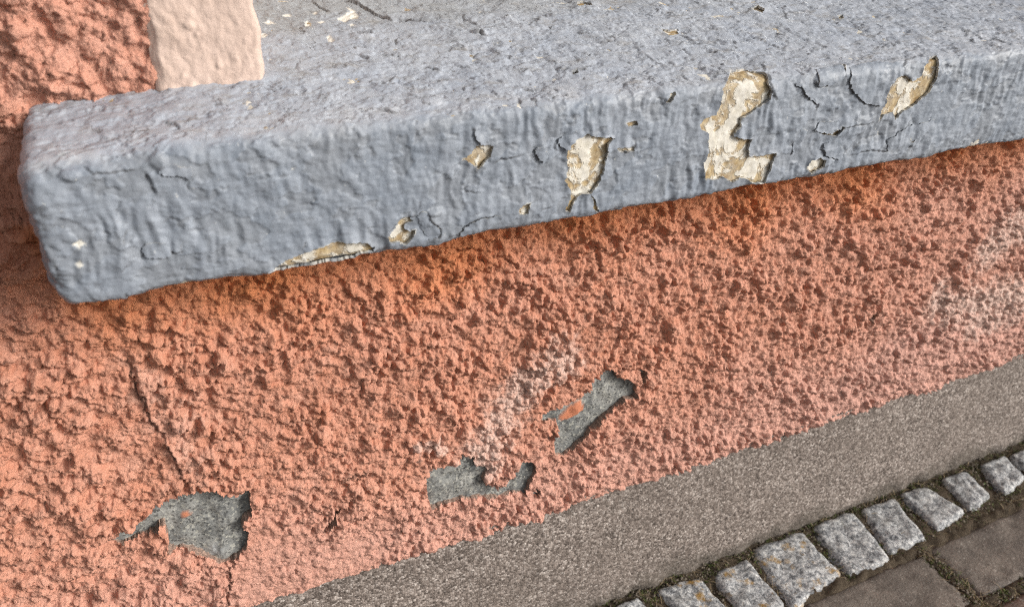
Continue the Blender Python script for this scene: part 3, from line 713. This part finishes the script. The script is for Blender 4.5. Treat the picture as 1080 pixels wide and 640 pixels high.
# lifted flakes: outline with the lift of every corner in mm
FLK = [(zB, [(430,312,.6),(452,299,2.6),(470,330,3.6),(496,357,3.6),(488,376,1.6),(465,384,.8),(440,350,.3)]),
       (zG, [(418,225,.2),(500,215,.8),(503,243,3.4),(460,268,3.6),(420,271,3.2)]),
       (zG, [(525,215,.2),(600,200,.2),(690,200,.8),(692,230,2.6),(650,250,2.4),(624,331,3.2),(570,325,3.2),(535,290,2.8),(520,258,2)]),
       (zG, [(438,455,2.6),(446,490,3.6),(492,500,3),(505,470,.8),(470,440,.2)]),
       (zG, [(640,478,1.2),(690,458,2.6),(737,430,3.8),(797,398,2.6),(790,375,.2),(700,400,.2),(640,440,.3)]),
       (zG, [(412,410,1.6),(450,421,3),(495,404,2.6),(490,380,.2),(430,385,.2)]),
       (zB, [(828,98,2),(838,120,3.4),(860,128,3.4),(862,110,1.6),(850,90,.2)]), (zB, [(588,65,1),(594,90,2.8),(606,113,3.4),(628,112,1.6),(612,78,.2)]),
       (zB, [(763,128,1.6),(775,155,3.2),(792,165,2.6),(805,140,.2),(782,118,.2)]), (zB, [(548,372,1.2),(565,345,2.6),(600,325,2.8),(672,312,2.2),(665,335,.2),(600,365,.2)]),
       (zF, [(363,452,1),(380,468,2.6),(430,470,2.6),(444,458,1.6),(430,432,.1),(385,432,.1)]), (zF, [(405,243,1.6),(430,255,2.6),(462,252,2.6),(494,270,2.6),(496,235,.2),(440,225,.2)]),
       (zG, [(345,265,1),(370,272,2.6),(390,305,3.2),(425,330,2.4),(420,300,.2),(385,260,.2)]), (zG, [(343,492,1.2),(375,430,2.8),(388,412,2),(372,400,.2),(345,450,.2)])]
def flake(zf, spec):
    xy = [on_sill(*p) for p in zf([(a, b) for a, b, _ in spec])]; lf = [c * 0.55e-3 for _, _, c in spec]
    m = local(Sg, Wc, xy, 0.004); r0, r1, c0, c1 = m[0].min(), m[0].max() + 1, m[1].min(), m[1].max() + 1
    a, b = Sg[r0:r1, c0:c1].copy(), Wc[r0:r1, c0:c1].copy(); pb, nb = PB[r0:r1, c0:c1].copy(), N[r0:r1, c0:c1]
    d = poly_sdf(a + 1.3 * jx[r0:r1, c0:c1], b + 1.3 * jw[r0:r1, c0:c1], xy)
    a2, b2, d2 = snap(a, b, -d, 0.00105)
    pb = pb + gs[r0:r1, c0:c1] * (a2 - a)[..., None] + gw[r0:r1, c0:c1] * (b2 - b)[..., None]
    num = 0; den = 0
    for (x, w), l in zip(xy, lf):
        k = 1 / ((a2 - x) ** 2 + (b2 - w) ** 2 + 4e-7) ** 1.2; num = num + k * l; den = den + k
    lift = num / den + 0.0004
    z = np.zeros(a.shape)
    return grid_obj('paint_flake', pb + nb * lift[..., None], facemean(d2) > 1e-6, pb + nb * (lift - 0.0009)[..., None], MAT['paint'], pc, dict(top=z, dirt_shade=z, inner=z, arris=arris[r0:r1, c0:c1], chip=z), flip=True)
PB = P0 + N * (paint_h(S2, W2, front) + PT + 0.0002)[..., None]
pc.matrix_parent_inverse = Matrix.Translation(sill.location).inverted()
for zf, spec in FLK: flake(zf, spec)
# stone core under the paint, with the older cream coats on it
cx, ck, cs = columns([(SX0 + 0.013, 0.98, 0.0018, 0.0018), (0.98, SX1, 0.01, 0.02)], 8, 8)
wv = axis([(-0.345, -0.02, 0.004, 0.003), (-0.02, SH + 0.012, 0.0016, 0.0016), (SH + 0.012, SH + 0.11, 0.005, 0.01)])
Xc, Wc, K, ya, za = sill_surface(cx, ck, wv, 0); Sg = np.meshgrid(cs, wv)[0]
P0 = np.stack([Xc, ya, za], -1); N = normals(P0)
if N[(np.abs(Wc - 0.05) < 0.004) & (K == 0)][:, 1].mean() > 0: N = -N
fr = sstep(-0.004, 0.010, Wc) * sstep(SH + 0.004, SH - 0.006, Wc)
hc = 0.0009 * fbm(Sg * 22, Wc * 22, 820, 3) + 0.0005 * fbm(Sg * 110, Wc * 110, 830, 3) + 0.0004 * fbm(Sg * 250, Wc * 250, 910, 2) - 0.0010
rimA = np.zeros(Xc.shape)
for q in PATCH:
    m = local(Sg, Wc, q, 0.004)
    if len(m[0]): rimA[m] = np.maximum(rimA[m], np.exp(-np.abs(poly_sdf(Sg[m], Wc[m], q)) / 0.0022))
core = grid_obj('stone_core', P0 + N * (hc * np.clip(1 - K / 0.052, 0, 1) - 0.0003)[..., None], np.ones((len(wv) - 1, len(cx) - 1), bool), None, MAT['core'], sill, dict(rim=rimA), flip=True)
core['label'] = 'cream and ochre stone showing where the paint is gone'
for o in (core,):
    o.matrix_parent_inverse = Matrix.Translation(sill.location).inverted()

# ------------------------------------------------------------------ window set back in the opening
def box(name, a, b, mat, parent, bev=0.004):
    import bmesh
    bm = bmesh.new(); bmesh.ops.create_cube(bm, size=1)
    for v in bm.verts: v.co = Vector([(a[i] + b[i]) / 2 + v.co[i] * (b[i] - a[i]) for i in range(3)])
    bmesh.ops.bevel(bm, geom=bm.edges[:], offset=bev, segments=2, affect='EDGES')
    me = bpy.data.meshes.new(name); bm.to_mesh(me); bm.free(); me.materials.append(mat)
    o = bpy.data.objects.new(name, me); COL.objects.link(o)
    if parent: o.parent = parent
    return o
win = empty('window', (0, 0, 0)); tag(win, 'white framed window set back above the blue grey sill', 'window', kind='thing')
box('bottom_rail', (BX1 - 0.02, 0.215, 0.850), (OX1 + 0.02, 0.265, 0.925), MAT['frame'], win)
box('frame_post', (BX1 - 0.02, 0.217, 0.926), (BX1 + 0.05, 0.263, 2.3), MAT['frame'], win)
box('frame_post', (OX1 - 0.05, 0.217, 0.926), (OX1 + 0.02, 0.263, 2.3), MAT['frame'], win)
box('mullion', (0.60, 0.217, 0.926), (0.67, 0.263, 2.3), MAT['frame'], win)
box('pane', (BX1 + 0.051, 0.236, 0.927), (0.599, 0.242, 2.3), MAT['glass'], win, 0.001)
box('pane', (0.671, 0.236, 0.927), (OX1 - 0.051, 0.242, 2.3), MAT['glass'], win, 0.001)

# ------------------------------------------------------------------ ground
gx = axis([(-60, -1, 6, 0.3), (-1, 0.4, 0.1, 0.02), (0.4, 1.45, 0.006, 0.006), (1.45, 3, 0.02, 0.3), (3, 60, 0.5, 6)])
gy = axis([(-60, -1.0, 6, 0.1), (-1.0, -0.26, 0.05, 0.008), (-0.26, 0.03, 0.005, 0.005)])
A, B = np.meshgrid(gx, gy)
g = -0.0015 + 0.0035 * fbm(A * 30, B * 30, 950, 3) + 0.003 * fbm(A * 120, B * 120, 960, 2)
jd = np.minimum(np.minimum(np.abs(B + 0.113), np.abs(B + 0.235)), np.where(B < -0.11, np.abs(A - 1.003), 1))
g += np.exp(-(jd / 0.010) ** 2) * (0.002 + 0.004 * fbm(A * 55, B * 55, 965, 3))
g -= 0.009 * sstep(0.010, 0.018, jd) * (B < -0.113)
g = np.where((np.abs(A) < 3) & (B > -1.4), g, -0.012)
ground = grid_obj('ground', np.stack([A, B, g], -1), np.ones((len(gy) - 1, len(gx) - 1), bool), None, MAT['soil'], None, {})
tag(ground, 'dark brown soil along the foot of the plinth and in the joints', None, kind='structure')

# granite setts: top outlines
rng = random.Random(4)
def sett_mesh(quad, ztop, seed):
    """rounded, hammer-split block over an irregular quad (counter-clockwise corners)"""
    n = 19; c = np.mean(quad, 0); q = [np.array(p) - c for p in quad]
    u = np.linspace(-1, 1, n); U, V = np.meshgrid(u, u)
    # square -> slightly rounded square, bilinear into the quad
    rr = 0.90
    a = (U + 1) / 2; b = (V + 1) / 2
    px = (1 - a) * (1 - b) * q[0][0] + a * (1 - b) * q[1][0] + a * b * q[2][0] + (1 - a) * b * q[3][0]
    py = (1 - a) * (1 - b) * q[0][1] + a * (1 - b) * q[1][1] + a * b * q[2][1] + (1 - a) * b * q[3][1]
    e = np.maximum(np.abs(U), np.abs(V)); cr = np.clip(np.abs(U) + np.abs(V) - 1.6, 0, 1)
    px = px * (1 - 0.16 * cr); py = py * (1 - 0.16 * cr)
    ed = sstep(0.55, 1.0, e)
    k = 1 + ed * (0.10 * gnoise(np.arctan2(V, U) * 1.6 + seed, V * 0 + seed * 1.7, 970) + 0.035 * gnoise(np.arctan2(V, U) * 5 + seed, V * 0 + seed, 971))
    px, py = px * k * 1.17, py * k * 1.17
    f = 0.0030 * fbm(px * 45 + seed * 3.3, py * 45 + seed, 980, 4, gain=0.6) + 0.0020 * gnoise(px * 16 + seed, py * 16, 985)
    z = ztop + f * (1 - 0.7 * ed) - 0.0025 * sstep(0.78, 0.95, e) - 0.006 * sstep(0.93, 1.0, e)
    top = np.stack([px, py, z], -1)
    idx = np.arange(n * n).reshape(n, n)
    quads = np.stack([idx[:-1, :-1], idx[:-1, 1:], idx[1:, 1:], idx[1:, :-1]], -1).reshape(-1, 4)
    ring = np.concatenate([idx[0, :-1], idx[:-1, -1], idx[-1, :0:-1], idx[:0:-1, 0]])
    V3 = [top.reshape(-1, 3)]; prev = ring
    base = n * n; allq = [quads]
    for sc_, dz in ((1.03, -0.012), (1.0, -0.05)):
        rv = top.reshape(-1, 3)[ring].copy(); rv[:, :2] *= sc_; rv[:, 2] = np.minimum(rv[:, 2] - 0.004, dz)
        V3.append(rv); cur = base + np.arange(len(ring)); base += len(ring)
        allq.append(np.stack([prev, cur, np.roll(cur, -1), np.roll(prev, -1)], -1)); prev = cur
    return c, np.concatenate(V3), np.concatenate(allq)
row = empty('sett_row', (0, 0, 0)); tag(row, 'row of small granite setts laid along the foot of the plinth', None, kind='structure')
QUADS = [  # px corners: back-left, back-right, front-right, front-left at the top face
    [(650,636),(672,628),(690,645),(668,655)], [(694,620),(738,607),(768,641),(735,658)], [(753,605),(788,588),(828,634),(795,655)],
    [(797,575),(848,560),(884,600),(838,636)], [(861,552),(901,537),(938,585),(898,603)], [(912,535),(944,524),(974,562),(940,579)],
    [(953,518),(978,513),(1017,536),(990,554)], [(996,502),(1020,496),(1044,520),(1024,533)], [(1036,488),(1060,480),(1081,500),(1060,517)],
]
nset = 0
def add_sett(quad, ztop, lichen, seed):
    c, V, Q = sett_mesh([quad[3], quad[2], quad[1], quad[0]], ztop, seed)
    o = mesh_np('granite_sett', V, Q, None, MAT['lichen'] if lichen else MAT['granite'], row)
    o.location = (c[0], c[1], 0)
    if lichen: o['label'] = 'granite sett with ochre lichen spots'
    return o
for i, q in enumerate(QUADS):
    w_ = [tuple(hit(px, py, 2, 0.010)[:2]) for px, py in q]
    add_sett(w_, 0.0065 + rng.uniform(-0.002, 0.002), i in (1, 2, 3), i + 1.37)
x = 1.345
while x < 1.95:
    L = rng.uniform(0.06, 0.09); y1 = -0.022; y0 = y1 - rng.uniform(0.055, 0.08)
    add_sett([(x, y1), (x + L, y1 - 0.004), (x + L - 0.005, y0), (x - 0.004, y0)], 0.01, rng.random() < 0.2, x * 31); x += L + 0.022
x = 0.485
while x > -0.5:
    L = rng.uniform(0.07, 0.10); y1 = -0.018; y0 = y1 - rng.uniform(0.08, 0.095)
    add_sett([(x - L, y1), (x, y1 - 0.004), (x - 0.005, y0), (x - L - 0.004, y0)], 0.01, rng.random() < 0.2, x * 31 + 80); x -= L + 0.018

# clinker pavers in running bond
pav = empty('pavement', (0, 0, 0)); tag(pav, 'pavement of brown clinker pavers with mossy joints', None, kind='structure')
def paver_mesh(L, Wd, seed):
    n, k = 22, 12
    u = np.linspace(-1, 1, n); v = np.linspace(-1, 1, k)
    u = np.sign(u) * np.abs(u) ** 0.75; v = np.sign(v) * np.abs(v) ** 0.75
    U, V = np.meshgrid(u, v)
    px = U * L / 2; py = V * Wd / 2
    e = np.maximum(sstep(1 - 0.05, 1.0, np.abs(U)), sstep(1 - 0.10, 1.0, np.abs(V)))
    chipn = np.clip(gnoise(px * 45 + seed, py * 45, 990), 0, 1)
    z = 0.0024 * fbm(px * 22 + seed, py * 22, 995, 4, gain=0.6) - e * (0.003 + 0.006 * chipn)
    px = px - e * np.sign(U) * 0.004 * chipn; py = py - e * np.sign(V) * 0.004 * chipn
    top = np.stack([px, py, z], -1); idx = np.arange(n * k).reshape(k, n)
    quads = np.stack([idx[:-1, :-1], idx[:-1, 1:], idx[1:, 1:], idx[1:, :-1]], -1).reshape(-1, 4)
    ring = np.concatenate([idx[0, :-1], idx[:-1, -1], idx[-1, :0:-1], idx[:0:-1, 0]])
    rv = top.reshape(-1, 3)[ring].copy(); rv[:, 2] = -0.05
    cur = n * k + np.arange(len(ring))
    return np.concatenate([top.reshape(-1, 3), rv]), np.concatenate([quads, np.stack([ring, cur, np.roll(cur, -1), np.roll(ring, -1)], -1)])
PM = []
for i in range(4):
    V, Q = paver_mesh(0.249, 0.108, i * 7.3)
    o = mesh_np('paver', V, Q, None, MAT['paver_red'] if i == 1 else MAT['paver'], None); PM.append(o.data); bpy.data.objects.remove(o)
PL, PW = 0.265, 0.122
for r in range(7):
    y = -0.174 - r * PW
    off = 1.003 + (0 if r % 2 == 0 else PL / 2)
    for c in range(-6, 5):
        xx = off + c * PL + PL / 2
        if xx < -0.6 or xx > 2.2: continue
        me = PM[(0 if c == 0 else 1) if r == 0 and c in (0, -1, -2) else rng.randrange(4)]
        if r == 0 and c == -1: me = PM[2]
        o = bpy.data.objects.new('paver', me); COL.objects.link(o); o.parent = pav
        o.location = (xx + rng.uniform(-0.002, 0.002), y + rng.uniform(-0.002, 0.002), rng.uniform(-0.002, 0.002))
        o.rotation_euler = (rng.uniform(-0.008, 0.008), rng.uniform(-0.008, 0.008), rng.uniform(-0.012, 0.012))

# ------------------------------------------------------------------ loose stuff in the joints
nr = np.random.RandomState(7)
def joint_points(n, dense_left=True):
    out = []
    while len(out) < n:
        k = nr.rand()
        if k < 0.46: p = (nr.uniform(0.42, 1.5), nr.uniform(-0.026, 0.004))                  # between plinth and setts
        elif k < 0.66: p = (nr.uniform(0.42, 1.5), -0.112 + 0.022 * (nr.uniform(0.4, 1.5) - 0.5) + 0.018 * nr.rand())   # between setts and pavers
        elif k < 0.80:
            i = nr.randint(len(GAPS)); p = (GAPS[i] + nr.normal(0, 0.006), nr.uniform(-0.115, -0.015))
        elif k < 0.90: p = (1.003 + nr.normal(0, 0.007), nr.uniform(-0.245, -0.11))
        else: p = (nr.uniform(0.95, 1.25), -0.235 + nr.normal(0, 0.008))
        out.append(p)
    return out
GAPS = []
wq = [[hit(px, py, 2, 0.010)[:2] for px, py in q] for q in QUADS]
for a, b in zip(wq[:-1], wq[1:]): GAPS.append(0.25 * (a[1][0] + a[2][0] + b[0][0] + b[3][0]))
def crumbs(n):
    V = []; T = []
    ico = np.array([(0,0,1),(0.9,0,0.2),(0.28,0.85,0.2),(-0.72,0.52,0.2),(-0.72,-0.52,0.2),(0.28,-0.85,0.2),(0,0,-0.6)])
    tr = np.array([(0,1,2),(0,2,3),(0,3,4),(0,4,5),(0,5,1),(6,2,1),(6,3,2),(6,4,3),(6,5,4),(6,1,5)])
    for k, (x, y) in enumerate(joint_points(n)):
        s = 0.0007 + 0.0026 * nr.rand() ** 2.5
        a = nr.rand() * 6.28; c, sn = math.cos(a), math.sin(a)
        p = ico * (s * nr.uniform(0.6, 1.3, 3)) * (1 + 0.25 * nr.randn(7, 1))
        p = np.stack([p[:, 0] * c - p[:, 1] * sn + x, p[:, 0] * sn + p[:, 1] * c + y, p[:, 2] - 0.002 + 0.004 * nr.rand()], -1)
        V.append(p); T.append(tr + 7 * k)
    return mesh_np('soil_crumbs', np.concatenate(V), None, np.concatenate(T), MAT['crumb'], None, None, False)
tag(crumbs(3400), 'loose soil crumbs and grit lying in the joints', None, kind='stuff')
def blades(name, n, lmin, lmax, wd, flat, mat, pts=None, per=1, spread=0.003):
    V = []; T = []; k = 0
    for (x0, y0) in (pts or joint_points(n)):
        for _ in range(per):
            x = x0 + nr.normal(0, spread); y = y0 + nr.normal(0, spread)
            L = nr.uniform(lmin, lmax); a = nr.rand() * 6.28; el = nr.uniform(0.05, flat); be = nr.normal(0, 0.8)
            p = np.array([x, y, -0.003 + 0.005 * nr.rand()]); pts3 = [p]
            for s in range(3):
                aa = a + be * s / 3; ee = el * (1 - 0.45 * s)
                p = p + L / 3 * np.array([math.cos(aa) * math.cos(ee), math.sin(aa) * math.cos(ee), math.sin(ee)]); pts3.append(p)
            sd = np.array([-math.sin(a), math.cos(a), 0.3]) * wd * nr.uniform(0.6, 1.3)
            wds = [0.7, 1.0, 0.8, 0.08]
            for q, ww in zip(pts3, wds): V += [q - sd * ww, q + sd * ww]
            for s in range(3):
                i = k + 2 * s; T += [(i, i + 1, i + 3), (i, i + 3, i + 2)]
            k += 8
    return mesh_np(name, np.array(V), None, np.array(T), mat, None, None, True)
tag(blades('moss', 700, 0.0025, 0.006, 0.0007, 1.3, MAT['moss'], None, 7, 0.0028), 'olive green moss growing in the joints between setts and pavers', None, kind='stuff')
tag(blades('dry_grass', 800, 0.007, 0.028, 0.00035, 0.45, MAT['straw']), 'dry straw coloured grass bits scattered in the joints', None, kind='stuff')

# small green weeds one can count
def weed(px, py, n, size, label):
    p = hit(px, py, 2, 0.0); t = empty('weed', (p[0], p[1], -0.006)); tag(t, label, 'weed', 'weeds in the sett joints')
    for i in range(n):
        a = i * 2.4 + nr.rand(); L = size * nr.uniform(0.7, 1.2); wd = L * 0.26; el = nr.uniform(0.35, 1.0)
        V = []; 
        for s in range(5):
            f = s / 4; r = L * f; ww = wd * math.sin(math.pi * (0.12 + 0.86 * f)); zz = r * math.sin(el) * (1 - 0.35 * f)
            for sg in (-1, 0, 1):
                V.append((r * math.cos(a) * math.cos(el) - sg * ww * math.sin(a), r * math.sin(a) * math.cos(el) + sg * ww * math.cos(a), zz + abs(sg) * ww * 0.35))
        Q = []
        for s in range(4):
            for c in range(2):
                b = s * 3 + c; Q.append((b, b + 1, b + 4, b + 3))
        mesh_np('leaf', np.array(V), np.array(Q), None, MAT['leaf'], t)
WL = 'tiny green weed sprouting from a dirty joint beside the granite setts'
for px, py, n, s in ((764,586,5,0.009),(957,535,6,0.012),(1040,482,6,0.010),(1042,512,4,0.011),(1071,476,7,0.013),(917,594,6,0.010),(992,560,5,0.008),(802,585,4,0.008),(822,624,4,0.008)):
    weed(px, py, n, s, WL)
print('tris', sum(sum(len(p.vertices) - 2 for p in o.data.polygons) for o in bpy.data.objects if o.type == 'MESH' and len(o.data.polygons) < 5000),
      sum(2 * len(o.data.polygons) for o in bpy.data.objects if o.type == 'MESH' and len(o.data.polygons) >= 5000))
